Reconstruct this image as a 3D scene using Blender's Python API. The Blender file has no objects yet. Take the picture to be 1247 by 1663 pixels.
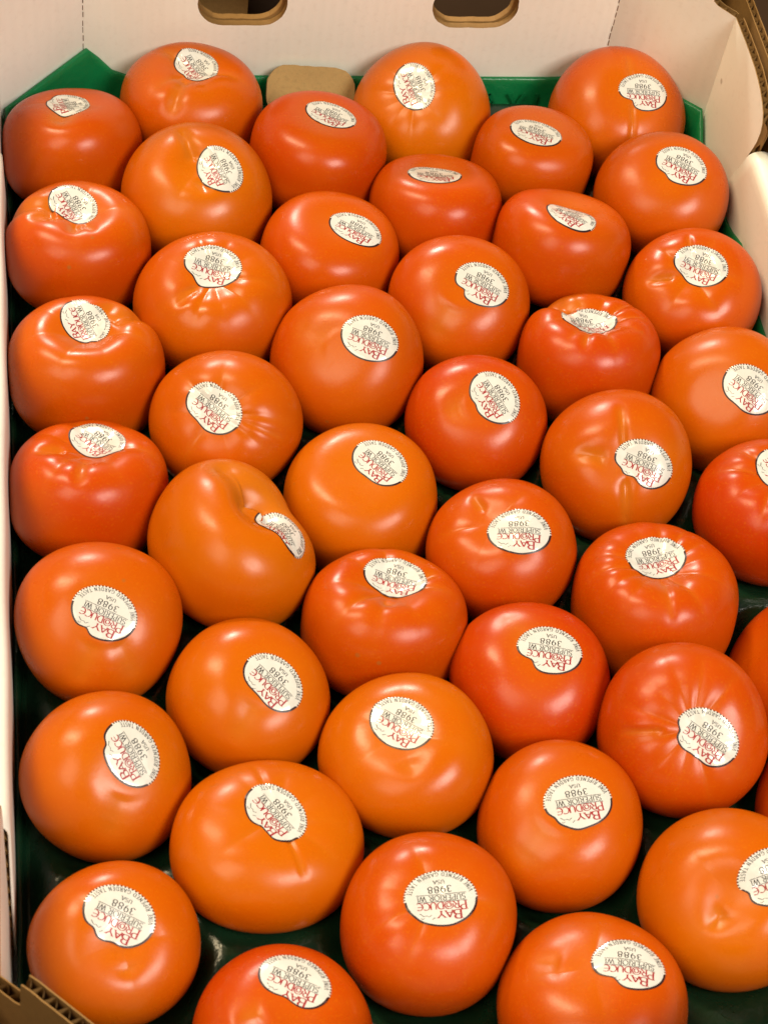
import bpy, bmesh, math, random
import numpy as np
from mathutils import Vector, Matrix
from mathutils.bvhtree import BVHTree

CM = 0.01                      # everything below is written in centimetres
scene = bpy.context.scene
COL = scene.collection
random.seed(4)

# ------------------------------------------------------------------ camera
def aim(pitch, yaw, roll):
    fw = Vector((math.sin(yaw)*math.cos(pitch), math.cos(yaw)*math.cos(pitch), -math.sin(pitch)))
    rt = fw.cross(Vector((0, 0, 1))).normalized()
    up = rt.cross(fw)
    r2 = math.cos(roll)*rt + math.sin(roll)*up
    u2 = -math.sin(roll)*rt + math.cos(roll)*up
    return Matrix((r2, u2, -fw)).transposed()
cam_data = bpy.data.cameras.new('camera')
cam = bpy.data.objects.new('camera', cam_data)
COL.objects.link(cam)
cam.matrix_world = Matrix.Translation(Vector((-1.069, -72.120, 68.848))*CM) @ aim(0.91660, 0.28166, 0.19038).to_4x4()
cam_data.sensor_fit = 'VERTICAL'
cam_data.sensor_height = 24.0
cam_data.sensor_width = 18.0
cam_data.lens = 24.0*2973.77/1663
cam_data.clip_start = 0.02
cam_data.clip_end = 50
cam_data.dof.use_dof = True
cam_data.dof.focus_distance = 0.90
cam_data.dof.aperture_fstop = 20
scene.camera = cam

# ------------------------------------------------------------------ light: a shop interior, several warm lamps
world = bpy.data.worlds.new('World')
scene.world = world
world.use_nodes = True
bg = world.node_tree.nodes['Background']
bg.inputs[0].default_value = (1.0, 0.80, 0.62, 1)
bg.inputs[1].default_value = 0.05

def area(name, loc, target, sx, sy, power, color):
    l = bpy.data.lights.new(name, 'AREA')
    l.shape = 'RECTANGLE'; l.size = sx; l.size_y = sy
    l.energy = power; l.color = color
    o = bpy.data.objects.new(name, l); COL.objects.link(o)
    o.location = loc
    d = Vector(target)-Vector(loc)
    o.rotation_euler = d.to_track_quat('-Z', 'Y').to_euler()
    return o
MID = (0.15, -0.22, 0.0)
area('ceiling_lamp', (-0.15, 1.75, 1.15), MID, 0.34, 0.18, 24, (1.0, 0.88, 0.74))
area('ceiling_lamp', (-0.90, 0.55, 2.05), MID, 0.28, 0.95, 32, (1.0, 0.79, 0.48))
area('ceiling_lamp', (1.20, -1.65, 2.05), MID, 1.10, 0.80, 50, (1.0, 0.93, 0.82))
area('ceiling_lamp', (-1.05, -1.15, 2.15), MID, 1.00, 1.40, 25, (1.0, 0.86, 0.60))
scene.view_settings.view_transform = 'Standard'
scene.view_settings.look = 'None'
scene.view_settings.exposure = 0.25
scene.view_settings.gamma = 1.0
scene.render.engine = 'CYCLES'

# ------------------------------------------------------------------ materials
def mat(name):
    m = bpy.data.materials.new(name); m.use_nodes = True
    nt = m.node_tree
    return m, nt, nt.nodes['Principled BSDF']
def node(nt, typ, **kw):
    n = nt.nodes.new(typ)
    for k, v in kw.items(): setattr(n, k, v)
    return n
def mixc(nt, fac, a, b, blend='MIX'):
    n = node(nt, 'ShaderNodeMix', data_type='RGBA', blend_type=blend)
    for s, v in ((0, fac), (6, a), (7, b)):
        if hasattr(v, 'links') or isinstance(v, bpy.types.NodeSocket): nt.links.new(v, n.inputs[s])
        else: n.inputs[s].default_value = v
    return n.outputs[2]
def noise(nt, scale, detail=3, rough=.5, coord='Object'):
    tc = node(nt, 'ShaderNodeTexCoord')
    n = node(nt, 'ShaderNodeTexNoise'); n.inputs['Scale'].default_value = scale
    n.inputs['Detail'].default_value = detail; n.inputs['Roughness'].default_value = rough
    nt.links.new(tc.outputs[coord], n.inputs['Vector'])
    return n.outputs['Fac']
def ramp(nt, sock, lo, hi, a=0.0, b=1.0):
    n = node(nt, 'ShaderNodeMapRange'); n.inputs[1].default_value = lo; n.inputs[2].default_value = hi
    n.inputs[3].default_value = a; n.inputs[4].default_value = b
    nt.links.new(sock, n.inputs[0]); return n.outputs[0]
def bump(nt, p, sock, strength, dist):
    b = node(nt, 'ShaderNodeBump'); b.inputs['Strength'].default_value = strength; b.inputs['Distance'].default_value = dist
    nt.links.new(sock, b.inputs['Height']); nt.links.new(b.outputs[0], p.inputs['Normal'])

def make_tomato_skin():
    m, nt, p = mat('tomato_skin')
    ripe = node(nt, 'ShaderNodeAttribute', attribute_type='OBJECT', attribute_name='ripe').outputs['Fac']
    oi = node(nt, 'ShaderNodeObjectInfo')
    tc = node(nt, 'ShaderNodeTexCoord')
    add = node(nt, 'ShaderNodeVectorMath', operation='ADD')
    sc = node(nt, 'ShaderNodeVectorMath', operation='SCALE'); sc.inputs[3].default_value = 3.0
    comb = node(nt, 'ShaderNodeCombineXYZ')
    nt.links.new(oi.outputs['Random'], comb.inputs[0]); nt.links.new(oi.outputs['Random'], comb.inputs[1])
    nt.links.new(comb.outputs[0], sc.inputs[0])
    nt.links.new(tc.outputs['Object'], add.inputs[0]); nt.links.new(sc.outputs[0], add.inputs[1])
    def nz(scale, detail, rough):
        n = node(nt, 'ShaderNodeTexNoise'); n.inputs['Scale'].default_value = scale
        n.inputs['Detail'].default_value = detail; n.inputs['Roughness'].default_value = rough
        nt.links.new(add.outputs[0], n.inputs['Vector']); return n.outputs['Fac']
    big = nz(22, 2, .5)
    v = node(nt, 'ShaderNodeMath', operation='MULTIPLY_ADD'); v.inputs[1].default_value = .32
    nt.links.new(ramp(nt, big, .3, .7, -.27, .63), v.inputs[0]); nt.links.new(ramp(nt, ripe, 0, 1, .0, .80), v.inputs[2])
    cl = node(nt, 'ShaderNodeClamp'); nt.links.new(v.outputs[0], cl.inputs[0])
    col = mixc(nt, cl.outputs[0], (0.52, 0.121, 0.0005, 1), (0.455, 0.0275, 0.0005, 1))
    # paler, yellower crown and seams
    crown = node(nt, 'ShaderNodeAttribute', attribute_type='GEOMETRY', attribute_name='crown').outputs['Fac']
    cr = node(nt, 'ShaderNodeMath', operation='MULTIPLY'); cr.inputs[1].default_value = .35
    nt.links.new(crown, cr.inputs[0])
    col = mixc(nt, cr.outputs[0], col, (0.56, 0.142, 0.001, 1))
    seam = node(nt, 'ShaderNodeAttribute', attribute_type='GEOMETRY', attribute_name='seam').outputs['Fac']
    sm = node(nt, 'ShaderNodeMath', operation='MULTIPLY'); sm.inputs[1].default_value = .5
    nt.links.new(seam, sm.inputs[0])
    col = mixc(nt, sm.outputs[0], col, (0.50, 0.15, 0.01, 1))
    # tiny golden flecks in the skin and a few brown specks
    fl = ramp(nt, nz(900, 1, .5), .58, .76, 0, .28)
    col = mixc(nt, fl, col, (0.58, 0.155, 0.001, 1))
    vo = node(nt, 'ShaderNodeTexVoronoi'); vo.inputs['Scale'].default_value = 55
    nt.links.new(add.outputs[0], vo.inputs['Vector'])
    spk = ramp(nt, vo.outputs['Distance'],   .04, .075, .6, 0)
    gate = ramp(nt, nz(14, 1, .5), .52, .57, 0, 1)
    g2 = node(nt, 'ShaderNodeMath', operation='MULTIPLY'); nt.links.new(spk, g2.inputs[0]); nt.links.new(gate, g2.inputs[1])
    col = mixc(nt, g2.outputs[0], col, (0.32, 0.12, 0.02, 1))
    nt.links.new(col, p.inputs['Base Color'])
    p.inputs['Roughness'].default_value = .33
    p.inputs['Specular IOR Level'].default_value = .28
    nt.links.new(ramp(nt, nz(38, 4, .65), .3, .7, .22, .36), p.inputs['Roughness'])
    p.inputs['Coat Weight'].default_value = .0
    p.inputs['Coat Roughness'].default_value = .20
    p.inputs['Subsurface Weight'].default_value = .06
    p.inputs['Subsurface Radius'].default_value = (1.0, .28, .05)
    p.inputs['Subsurface Scale'].default_value = .004
    bump(nt, p, nz(420, 3, .6), .10, .0004)
    return m
def make_white_board():
    m, nt, p = mat('white_board')
    n1 = noise(nt, 9, 5, .6); n2 = noise(nt, 300, 2, .5)
    c = mixc(nt, ramp(nt, n1, .3, .75), (0.88, 0.87, 0.79, 1), (0.80, 0.785, 0.69, 1))
    c = mixc(nt, ramp(nt, n2, .55, .8, 0, .12), c, (0.50, 0.42, 0.34, 1))
    # faint flute washboard and scuffs
    vo = node(nt, 'ShaderNodeTexVoronoi'); vo.inputs['Scale'].default_value = 16
    tc = node(nt, 'ShaderNodeTexCoord'); nt.links.new(tc.outputs['Object'], vo.inputs['Vector'])
    c = mixc(nt, ramp(nt, vo.outputs['Distance'], .018, .032, .55, 0), c, (0.22, 0.15, 0.10, 1))
    nt.links.new(c, p.inputs['Base Color'])
    p.inputs['Roughness'].default_value = .48
    # washboard left by the flutes under the liner, and long soft handling marks
    w = node(nt, 'ShaderNodeTexWave', wave_type='BANDS', bands_direction='X'); w.inputs['Scale'].default_value = 55; w.inputs['Distortion'].default_value = .6
    nt.links.new(tc.outputs['Object'], w.inputs['Vector'])
    s = node(nt, 'ShaderNodeMath', operation='MULTIPLY_ADD'); s.inputs[1].default_value = .35
    nt.links.new(noise(nt, 45, 5, .65), s.inputs[0]); nt.links.new(w.outputs['Fac'], s.inputs[2])
    bump(nt, p, s.outputs[0], .10, .0009)
    return m
def make_kraft(name, a, b):
    m, nt, p = mat(name)
    n1 = noise(nt, 14, 5, .65); n2 = noise(nt, 420, 2, .6)
    c = mixc(nt, ramp(nt, n1, .3, .7), a, b)
    c = mixc(nt, ramp(nt, n2, .5, .75, 0, .35), c, tuple(x*.55 for x in a[:3])+(1,))
    nt.links.new(c, p.inputs['Base Color'])
    p.inputs['Roughness'].default_value = .8
    bump(nt, p, n2, .3, .0008)
    return m
def make_tray_plastic(name, a, b, thin):
    m, nt, p = mat(name)
    n1 = noise(nt, 30, 3)
    c = mixc(nt, ramp(nt, n1, .3, .7), a, b)
    nt.links.new(c, p.inputs['Base Color'])
    p.inputs['Roughness'].default_value = .26
    bump(nt, p, noise(nt, 160, 3, .6), .35, .0015)
    tr = node(nt, 'ShaderNodeBsdfTranslucent'); tr.inputs['Color'].default_value = (0.01, 0.42, 0.15, 1)
    mx = node(nt, 'ShaderNodeMixShader'); mx.inputs[0].default_value = thin  # share of translucency, helps brighten the lip
    nt.links.new(p.outputs[0], mx.inputs[1]); nt.links.new(tr.outputs[0], mx.inputs[2])
    nt.links.new(mx.outputs[0], nt.nodes['Material Output'].inputs['Surface'])
    return m
def make_plain(name, col, rough, grain=0, b=0.0):
    m, nt, p = mat(name)
    if grain:
        n = noise(nt, grain, 4, .6)
        nt.links.new(mixc(nt, ramp(nt, n, .3, .7), col, tuple(x*.75 for x in col[:3])+(1,)), p.inputs['Base Color'])
        if b: bump(nt, p, n, b, .001)
    else: p.inputs['Base Color'].default_value = col
    p.inputs['Roughness'].default_value = rough
    return m
def make_label_paper():
    m, nt, p = mat('label_paper')
    n = noise(nt, 150, 3)
    nt.links.new(mixc(nt, ramp(nt, n, .3, .7), (0.68, 0.68, 0.655, 1), (0.62, 0.615, 0.58, 1)), p.inputs['Base Color'])
    p.inputs['Roughness'].default_value = .34
    p.inputs['Coat Weight'].default_value = .8
    p.inputs['Coat Roughness'].default_value = .07
    bump(nt, p, noise(nt, 210, 2), .25, .0012)
    return m
SKIN = make_tomato_skin()
WHITE = make_white_board()
KRAFT = make_kraft('kraft_board', (0.31, 0.165, 0.045, 1), (0.24, 0.125, 0.032, 1))
SCRAP = make_kraft('kraft_scrap', (0.41, 0.265, 0.095, 1), (0.35, 0.22, 0.075, 1))
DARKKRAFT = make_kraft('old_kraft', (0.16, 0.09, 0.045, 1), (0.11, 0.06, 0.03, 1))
GREEN = make_tray_plastic('shaded_green_plastic', (0.006, 0.032, 0.014, 1), (0.005, 0.025, 0.011, 1), .0)  # tray green with the shade of cups and gaps put into its colour
RIM = make_tray_plastic('lit_green_plastic', (0.007, 0.22, 0.068, 1), (0.007, 0.17, 0.052, 1), .22)  # same plastic, colour brightened to stand in for light on the lip
PAPER = make_label_paper()
INK = make_plain('black_ink', (0.02, 0.016, 0.02, 1), .4, 120)
RED = make_plain('red_ink', (0.36, 0.014, 0.02, 1), .4, 120)
EDGE = make_plain('dark_label_edge', (0.03, 0.010, 0.012, 1), .4, 120)
SLIT = make_plain('slit_shadow', (0.20, 0.14, 0.095, 1), .9, 80)
TABLE = make_plain('table_board', (0.040, 0.020, 0.008, 1), .9, 12, .2)
TABLE.node_tree.nodes['Principled BSDF'].inputs['Specular IOR Level'].default_value = .15

# ------------------------------------------------------------------ object helpers
def mesh_obj(name, verts, faces, mats, parent=None, fmat=None, smooth=False):
    me = bpy.data.meshes.new(name)
    me.from_pydata([tuple(c*CM for c in v) for v in verts], [], faces)
    for m in (mats if isinstance(mats, (list, tuple)) else [mats]): me.materials.append(m)
    if fmat is not None: me.polygons.foreach_set('material_index', np.array(fmat, dtype=np.int32))
    if smooth: me.polygons.foreach_set('use_smooth', np.ones(len(me.polygons), dtype=bool))
    me.update()
    o = bpy.data.objects.new(name, me); COL.objects.link(o)
    if parent is not None: o.parent = parent
    return o
def empty(name, loc=(0, 0, 0)):
    o = bpy.data.objects.new(name, None); COL.objects.link(o)
    o.location = Vector(loc)*CM; o.empty_display_size = .02
    return o
def tag(o, label=None, cat=None, group=None, kind=None):
    if label: o['label'] = label
    if cat: o['category'] = cat
    if group: o['group'] = group
    if kind: o['kind'] = kind
    return o

class Mesh:
    """collects prisms cut from board; builds ONE mesh"""
    def __init__(s): s.v = []; s.f = []; s.m = []
    def prism(s, poly, holes, org, au, av, n, d0, d1, mf=0, mb=1, me=1):
        """a board outline (with holes) in the plane (au, av), between depths d0 and d1 along n"""
        org, au, av, n = Vector(org), Vector(au), Vector(av), Vector(n)
        bm = bmesh.new(); loops = []
        for lp in [poly]+list(holes):
            vs = [bm.verts.new((p[0], p[1], 0)) for p in lp]
            for i in range(len(vs)): bm.edges.new((vs[i], vs[(i+1) % len(vs)]))
            loops.append(vs)
        bmesh.ops.triangle_fill(bm, use_beauty=True, use_dissolve=False, edges=bm.edges[:])
        bm.verts.index_update()
        base = len(s.v); N = len(bm.verts)
        for d in (d0, d1):
            for q in bm.verts: s.v.append(org+au*q.co.x+av*q.co.y+n*d)
        for fc in bm.faces:
            ix = [q.index for q in fc.verts]
            s.f.append([base+i for i in ix]); s.m.append(mf)
            s.f.append([base+N+i for i in reversed(ix)]); s.m.append(mb)
        for vs in loops:
            ids = [q.index for q in vs]
            for i in range(len(ids)):
                a, b = ids[i], ids[(i+1) % len(ids)]
                s.f.append([base+a, base+b, base+N+b, base+N+a]); s.m.append(me)
        bm.free()
    def flute(s, smin, smax, zlo, zhi, org, au, av, n, d0, d1, period, mi):
        """the corrugated core: a wavy sheet standing between the two liners"""
        org, au, av, n = Vector(org), Vector(au), Vector(av), Vector(n)
        K = max(4, int((smax-smin)/period*8)); base = len(s.v)
        for i in range(K+1):
            u = smin+(smax-smin)*i/K
            d = (d0+d1)/2+(d1-d0)/2*math.sin(2*math.pi*u/period)
            for z in (zlo(u), zhi(u)): s.v.append(org+au*u+av*z+n*d)
        for i in range(K):
            a = base+2*i; s.f.append([a, a+2, a+3, a+1]); s.m.append(mi)
    def box(s, lo, hi, mi=0):
        b = len(s.v); x0, y0, z0 = lo; x1, y1, z1 = hi
        s.v += [Vector(p) for p in ((x0,y0,z0),(x1,y0,z0),(x1,y1,z0),(x0,y1,z0),(x0,y0,z1),(x1,y0,z1),(x1,y1,z1),(x0,y1,z1))]
        for q in ((3,2,1,0),(4,5,6,7),(0,1,5,4),(1,2,6,5),(2,3,7,6),(3,0,4,7)):
            s.f.append([b+i for i in q]); s.m.append(mi)
    def build(s, name, mats, parent=None, smooth=False):
        return mesh_obj(name, s.v, s.f, mats, parent, s.m, smooth)

# ------------------------------------------------------------------ setting
tag(mesh_obj('tabletop', [(-160,-160,-1.2),(200,-160,-1.2),(200,200,-1.2),(-160,200,-1.2)], [[0,1,2,3]], TABLE), kind='structure')

# ------------------------------------------------------------------ the corrugated box
XL, XR, YB, YF = -3.85, 34.5, 7.4, -51.4        # inner faces
OUTX0, OUTX1, OUTY0, OUTY1 = -5.0, 35.6, -52.5, 8.3
box = empty('tomato_carton', (15, -22, 0))
tag(box, 'open white lined corrugated carton with chamfered corners and hand holes, holding the tomatoes', 'box')
class _P: pass
def part(o):
    o.parent = box; o.matrix_parent_inverse = Matrix.Translation(-Vector(box.location)); return o

def obround(cx, cz, w, h, r, n=8):
    pts = []
    for ex, ez, a0 in ((1, 1, 0), (-1, 1, 90), (-1, -1, 180), (1, -1, 270)):
        for i in range(n+1):
            a = math.radians(a0+90*i/n)
            pts.append((cx+ex*(w/2-r)+r*math.cos(a), cz+ez*(h/2-r)+r*math.sin(a)))
    return pts
def rough_loop(pts, amp, step, rnd):
    """resample a loop finely and roughen it: die-cut board never has a perfect edge"""
    out = []
    for i in range(len(pts)):
        a, b = pts[i], pts[(i+1) % len(pts)]
        L = math.hypot(b[0]-a[0], b[1]-a[1]); k = max(1, int(L/step))
        for j in range(k):
            t = j/k
            out.append((a[0]+(b[0]-a[0])*t+rnd.uniform(-amp, amp), a[1]+(b[1]-a[1])*t+rnd.uniform(-amp, amp)))
    return out

rnd = random.Random(7)
X0, X1 = 0.55, 29.6            # where the chamfers meet the end walls
TOPE = 12.2
def end_wall(name, y, sgn, top):
    m = Mesh()
    holes = [rough_loop(obround(8.96, 6.9, 4.78, 2.9, 1.38), .018, .35, rnd), rough_loop(obround(21.63, 6.9, 4.75, 2.9, 1.38), .018, .35, rnd)] if top > 9.6 else []
    m.prism([(X0, 0), (X1, 0), (X1, top), (X0, top)], holes, (0, y, 0), (1, 0, 0), (0, 0, 1), (0, sgn, 0), 0, .42)
    return part(m.build(name, [WHITE, KRAFT]))
end_wall('end_wall', YB, 1, TOPE)
end_wall('end_wall', YF, -1, 10.4)
def outer_end(y, sgn, top):
    m = Mesh()
    holes = [rough_loop(obround(8.9, 6.95, 4.5, 2.9, 1.38), .03, .3, rnd), rough_loop(obround(21.6, 6.95, 4.5, 2.9, 1.38), .03, .3, rnd)] if top > 9.6 else []
    m.prism([(OUTX0, -.9), (OUTX1, -.9), (OUTX1, top), (OUTX0, top)], holes, (0, y-sgn*.4, 0), (1, 0, 0), (0, 0, 1), (0, sgn, 0), 0, .4, 1, 1)
    return part(m.build('outer_wall', [WHITE, KRAFT]))
outer_end(OUTY1, 1, TOPE)
outer_end(OUTY0, -1, 10.2)
for x, sgn in ((OUTX1, 1), (OUTX0, -1)):
    m = Mesh()
    prof = [(OUTY0+.01, -.9), (OUTY1-.01, -.9), (OUTY1-.01, 9.6), (0, 9.5), (-3.3, 9.2), (-4.2, 6.4), (-39.8, 6.4), (-40.8, 9.2), (-44, 9.5), (OUTY0+.01, 9.5)]
    m.prism(prof, [], (x, 0, 0), (0, 1, 0), (0, 0, 1), (sgn, 0, 0), 0, .06, 0, 0, 0)
    m.prism(rough_loop(prof, .02, .6, rnd), [], (x, 0, 0), (0, 1, 0), (0, 0, 1), (sgn, 0, 0), .38, .44, 0, 0, 0)
    m.flute(-9, OUTY1-.1, lambda u: -.8, lambda u: 9.5-.02 if u > -3.2 else (9.5-(abs(u)-3.2)*1.1 if u > -4.6 else 6.3), (x, 0, 0), (0, 1, 0), (0, 0, 1), (sgn, 0, 0), .07, .37, .62, 0)
    part(m.build('outer_wall', [KRAFT]))

# side walls: high at both ends, cut low along the middle, corrugation showing in the cut edge
def side_profile(total):
    a = [(0, 9.8), (2.1, 9.85), (4.0, 9.8), (4.85, 9.68), (5.5, 9.52), (6.1, 9.3), (6.6, 9.02), (6.95, 8.6), (7.08, 8.1), (7.05, 7.5), (6.9, 6.9), (6.65, 6.2), (6.45, 5.6), (6.35, 4.8), (6.6, 4.2)]
    return a, [(0, 0), ] + a + [(total-s, z) for s, z in reversed(a)] + [(total, 0)]
def side_wall(x, y0, total, sgn):
    a, prof = side_profile(total)
    org, au, av, n = (x, y0, 0), (0, -1, 0), (0, 0, 1), (sgn, 0, 0)
    m = Mesh()
    m.prism(prof, [], org, au, av, n, 0, .05, 0, 1, 1)
    m.prism(rough_loop(prof, .02, .5, rnd), [], org, au, av, n, .42, .47, 1, 1, 1)
    ts = [p[0] for p in a[:9]]; tz = [p[1] for p in a[:9]]
    hi = lambda u: float(np.interp(u if u < total/2 else total-u, ts+[7.09, total], tz+[4.2, 4.2]))-.03
    lo = lambda u: (lambda w: float(np.interp(w, [6.35, 6.45, 6.65, 6.9, 7.05, 7.09], [0, 5.6, 6.2, 6.9, 7.5, 4.0])))(u if u < total/2 else total-u)
    m.flute(0, 7.06, lo, hi, org, au, av, n, .06, .41, .58, 2)
    m.flute(total-7.06, total, lo, hi, org, au, av, n, .06, .41, .58, 2)
    return part(m.build('side_wall', [WHITE, KRAFT, KRAFT]))
side_wall(XR, 3.0, 50.0, 1)
side_wall(XL, 3.4, 50.6, -1)

# chamfered corner panels
def corner(P, Q, n):
    """P on the side wall, Q on the end wall"""
    P, Q = Vector((P[0], P[1], 0)), Vector((Q[0], Q[1], 0)); L = (Q-P).length; au = (Q-P).normalized(); av = Vector((0, 0, 1))
    n = Vector((n[0], n[1], 0)); n = (n-au*n.dot(au)).normalized()
    prof = [(0, 0), (L, 0), (L, 12.2), (L*.62, 12.15), (L*.30, 12.1), (L*.235, 12.0), (L*.215, 10.1), (L*.17, 9.95), (0, 9.8)]
    m = Mesh()
    m.prism(prof, [], P, au, av, n, 0, .05, 0, 1, 1)
    torn = [(u+rnd.uniform(-.03, .03), z+(rnd.uniform(-.05, .05) if z > 1 else 0)) for u, z in rough_loop(prof, .02, .22, rnd)]
    m.prism(torn, [], P, au, av, n, .40, .45, 1, 1, 1)
    hi = lambda u: float(np.interp(u/L, [0, .17, .215, .235, .3, .62, 1], [9.8, 9.95, 10.1, 12.0, 12.1, 12.15, 12.2]))-.05
    m.flute(.02, L-.02, lambda u: 0.0, hi, P, au, av, n, .06, .39, .55, 2)
    return part(m.build('corner_panel', [WHITE, KRAFT, KRAFT]))
corner((XR, 3.0), (X1, YB), (1, 1))
corner((XL, 3.4), (X0, YB), (-1, 1))
corner((XR, -47.0), (X1, YF), (1, -1))
corner((XL, -47.2), (X0, YF), (-1, -1))

# folded-over flap along each long side, with a rolled top edge
def flap_end(xin, sgn, yb):
    # the cut end of the flap nearest the camera: two liners with the corrugated core between them
    prof = lambda z: yb-float(np.interp(z, [.3, 3, 5.9, 6.6, 6.95], [2.3, 1.6, .35, .12, 0]))
    v, f = [], []; K = 88
    for k, (fx, amp) in enumerate(((.42, 0), (.23, .17), (.05, 0))):
        b = len(v)
        for i in range(K+1):
            z = .3+6.3*i/K; y = prof(z)-.03
            x = xin+sgn*(fx+amp*math.sin(z*2*math.pi/.58))
            v += [(x, y, z), (x, y+1.6, z)]
        for i in range(K): f.append([b+2*i, b+2*i+1, b+2*i+3, b+2*i+2])
    return part(mesh_obj('cut_edge', v, f, [KRAFT], None, None, True))
def rim_flap(xin, sgn, ya, yb):
    sec = [(xin, .3), (xin, 2.0), (xin, 4.0), (xin, 6.0)]
    for i in range(9):
        a = math.pi-math.pi*i/8
        sec.append((xin+sgn*(.55+.55*math.cos(a)), 6.45+.5*math.sin(a)))
    sec += [(xin+sgn*1.1, 5.8), (xin+sgn*1.1, 5.2)]
    K = 46; v = []; f = []
    for j, (x, z) in enumerate(sec):
        cut = float(np.interp(z, [.3, 3, 5.9, 6.6, 6.95], [2.3, 1.6, .35, .12, 0]))
        s = ya+cut; e = yb-cut
        for i in range(K+1):
            y = s+(e-s)*i/K
            w = .035*math.sin(y*.33+1)*(z/7)+.02*math.sin(y*.9)
            v.append((x+w, y, z+.04*math.sin(y*.21)))
    for j in range(len(sec)-1):
        for i in range(K):
            a = j*(K+1)+i; f.append([a, a+1, a+K+2, a+K+1] if sgn < 0 else [a, a+K+1, a+K+2, a+1])
    o = mesh_obj('rim_flap', v, f, [WHITE], None, None, True)
    so = o.modifiers.new('board', 'SOLIDIFY'); so.thickness = .09*CM; so.offset = 0
    return part(o)
rim_flap(34.32, 1, -4.2, -39.8)
rim_flap(-3.70, -1, -4.0, -40.2)
flap_end(34.32, 1, -39.8)
flap_end(-3.70, -1, -40.2)
m = Mesh(); m.box((OUTX0, OUTY0, -1.15), (OUTX1, OUTY1, -.9)); part(m.build('base', [KRAFT]))
m = Mesh(); m.box((XL, YF, -.89), (XR, YB, -.7)); part(m.build('floor_board', [WHITE]))
# perforated folding lines in the rear corners: rows of small slits
for (x, y), (tx, ty) in (((X0, YB), (1, 0)), ((X1, YB), (-1, 0))):
    m = Mesh(); z = 2.2
    while z < 11.8:
        h = rnd.uniform(.28, .42); dx = rnd.uniform(-.02, .02)
        m.box((x+dx-.022, y-.03, z), (x+dx+.022, y+.01, z+h)); z += h+rnd.uniform(.08, .3)
    part(m.build('perforation', [SLIT]))

# ------------------------------------------------------------------ the tomatoes
REF = np.array([0.98497763, -0.12868177, 0.1151524])
def local_shape(t,ph,q,ribs=True):
    s=np.sin(t);c=np.cos(t)
    k=q['k'];e=q.get('e',.9)
    rho=np.abs(s)**e; z=k*np.sign(c)*np.abs(c)**e
    lob=np.zeros_like(ph)
    for n,a,p0 in q.get('lobes',()): lob=lob+a*np.cos(n*(ph-p0))
    rho2=rho*(1+lob*np.minimum(rho*1.2,1))
    x=rho2*np.cos(ph);y=rho2*np.sin(ph)
    top=np.clip(c*4,0,1)
    # low frequency unevenness
    rs=np.random.RandomState(q['seed']); nz=np.zeros_like(ph)
    for i in range(7):
        d=rs.normal(size=3);d/=np.linalg.norm(d);f=rs.uniform(2,5.5);o=rs.uniform(0,6.28)
        nz=nz+np.sin(f*(d[0]*s*np.cos(ph)+d[1]*s*np.sin(ph)+d[2]*c)+o)*(1.3/f)
    for i in range(6):
        d=rs.normal(size=3);d/=np.linalg.norm(d);f=rs.uniform(6,11);o=rs.uniform(0,6.28)
        nz=nz+.20*np.sin(f*(d[0]*s*np.cos(ph)+d[1]*s*np.sin(ph)+d[2]*c)+o)*(3.0/f)*.5
    disp=q.get('nz',.012)*nz
    if ribs:
        n=q.get('n',0);A=q.get('ra',0)
        if n and A:
            w=q['dw']
            ph2=ph+.18*np.sin(ph+q['seed'])+.1*np.sin(2*ph+1.7*q['seed'])
            g=1-np.abs(np.sin(n*ph2/2))**.85
            var=.65+.35*np.sin(3*ph+q['seed']*2.1)
            wr=np.clip((rho-.12)/.2,0,1)*np.exp(-np.clip((rho-w*1.15),0,9)**2/(.32**2))
            disp=disp-A*var*(g-.42)*wr*top
        for a,dp,wd,r0,r1 in q.get('gr',()):
            da=(ph-np.radians(a)+np.pi)%(2*np.pi)-np.pi
            lat=rho*da
            wr=np.clip((rho-r0)/.1,0,1)*np.clip((r1-rho)/.2,0,1)
            wr=wr*wr*(3-2*wr)
            side=np.where((np.abs(da)<1.5),1,0)
            disp=disp-dp*np.exp(-np.abs(lat/wd)**1.7)*wr*top*side
    nx,ny,nzv=s*np.cos(ph),s*np.sin(ph),c/np.maximum(k,.3)
    L=np.sqrt(nx*nx+ny*ny+nzv*nzv)
    x=x+disp*nx/L;y=y+disp*ny/L;z=z+disp*nzv/L
    dd=q.get('dd',.1);dw=q.get('dw',.4)
    z=z-dd*np.exp(-(rho/dw)**2.2)*top
    return np.stack([x,y,z],-1)
def frame(A,REF):
    A=np.array(A)/np.linalg.norm(A)
    X=np.array(REF)-A*np.dot(A,REF);X/=np.linalg.norm(X)
    return np.stack([X,np.cross(A,X),A],0)   # rows

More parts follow.
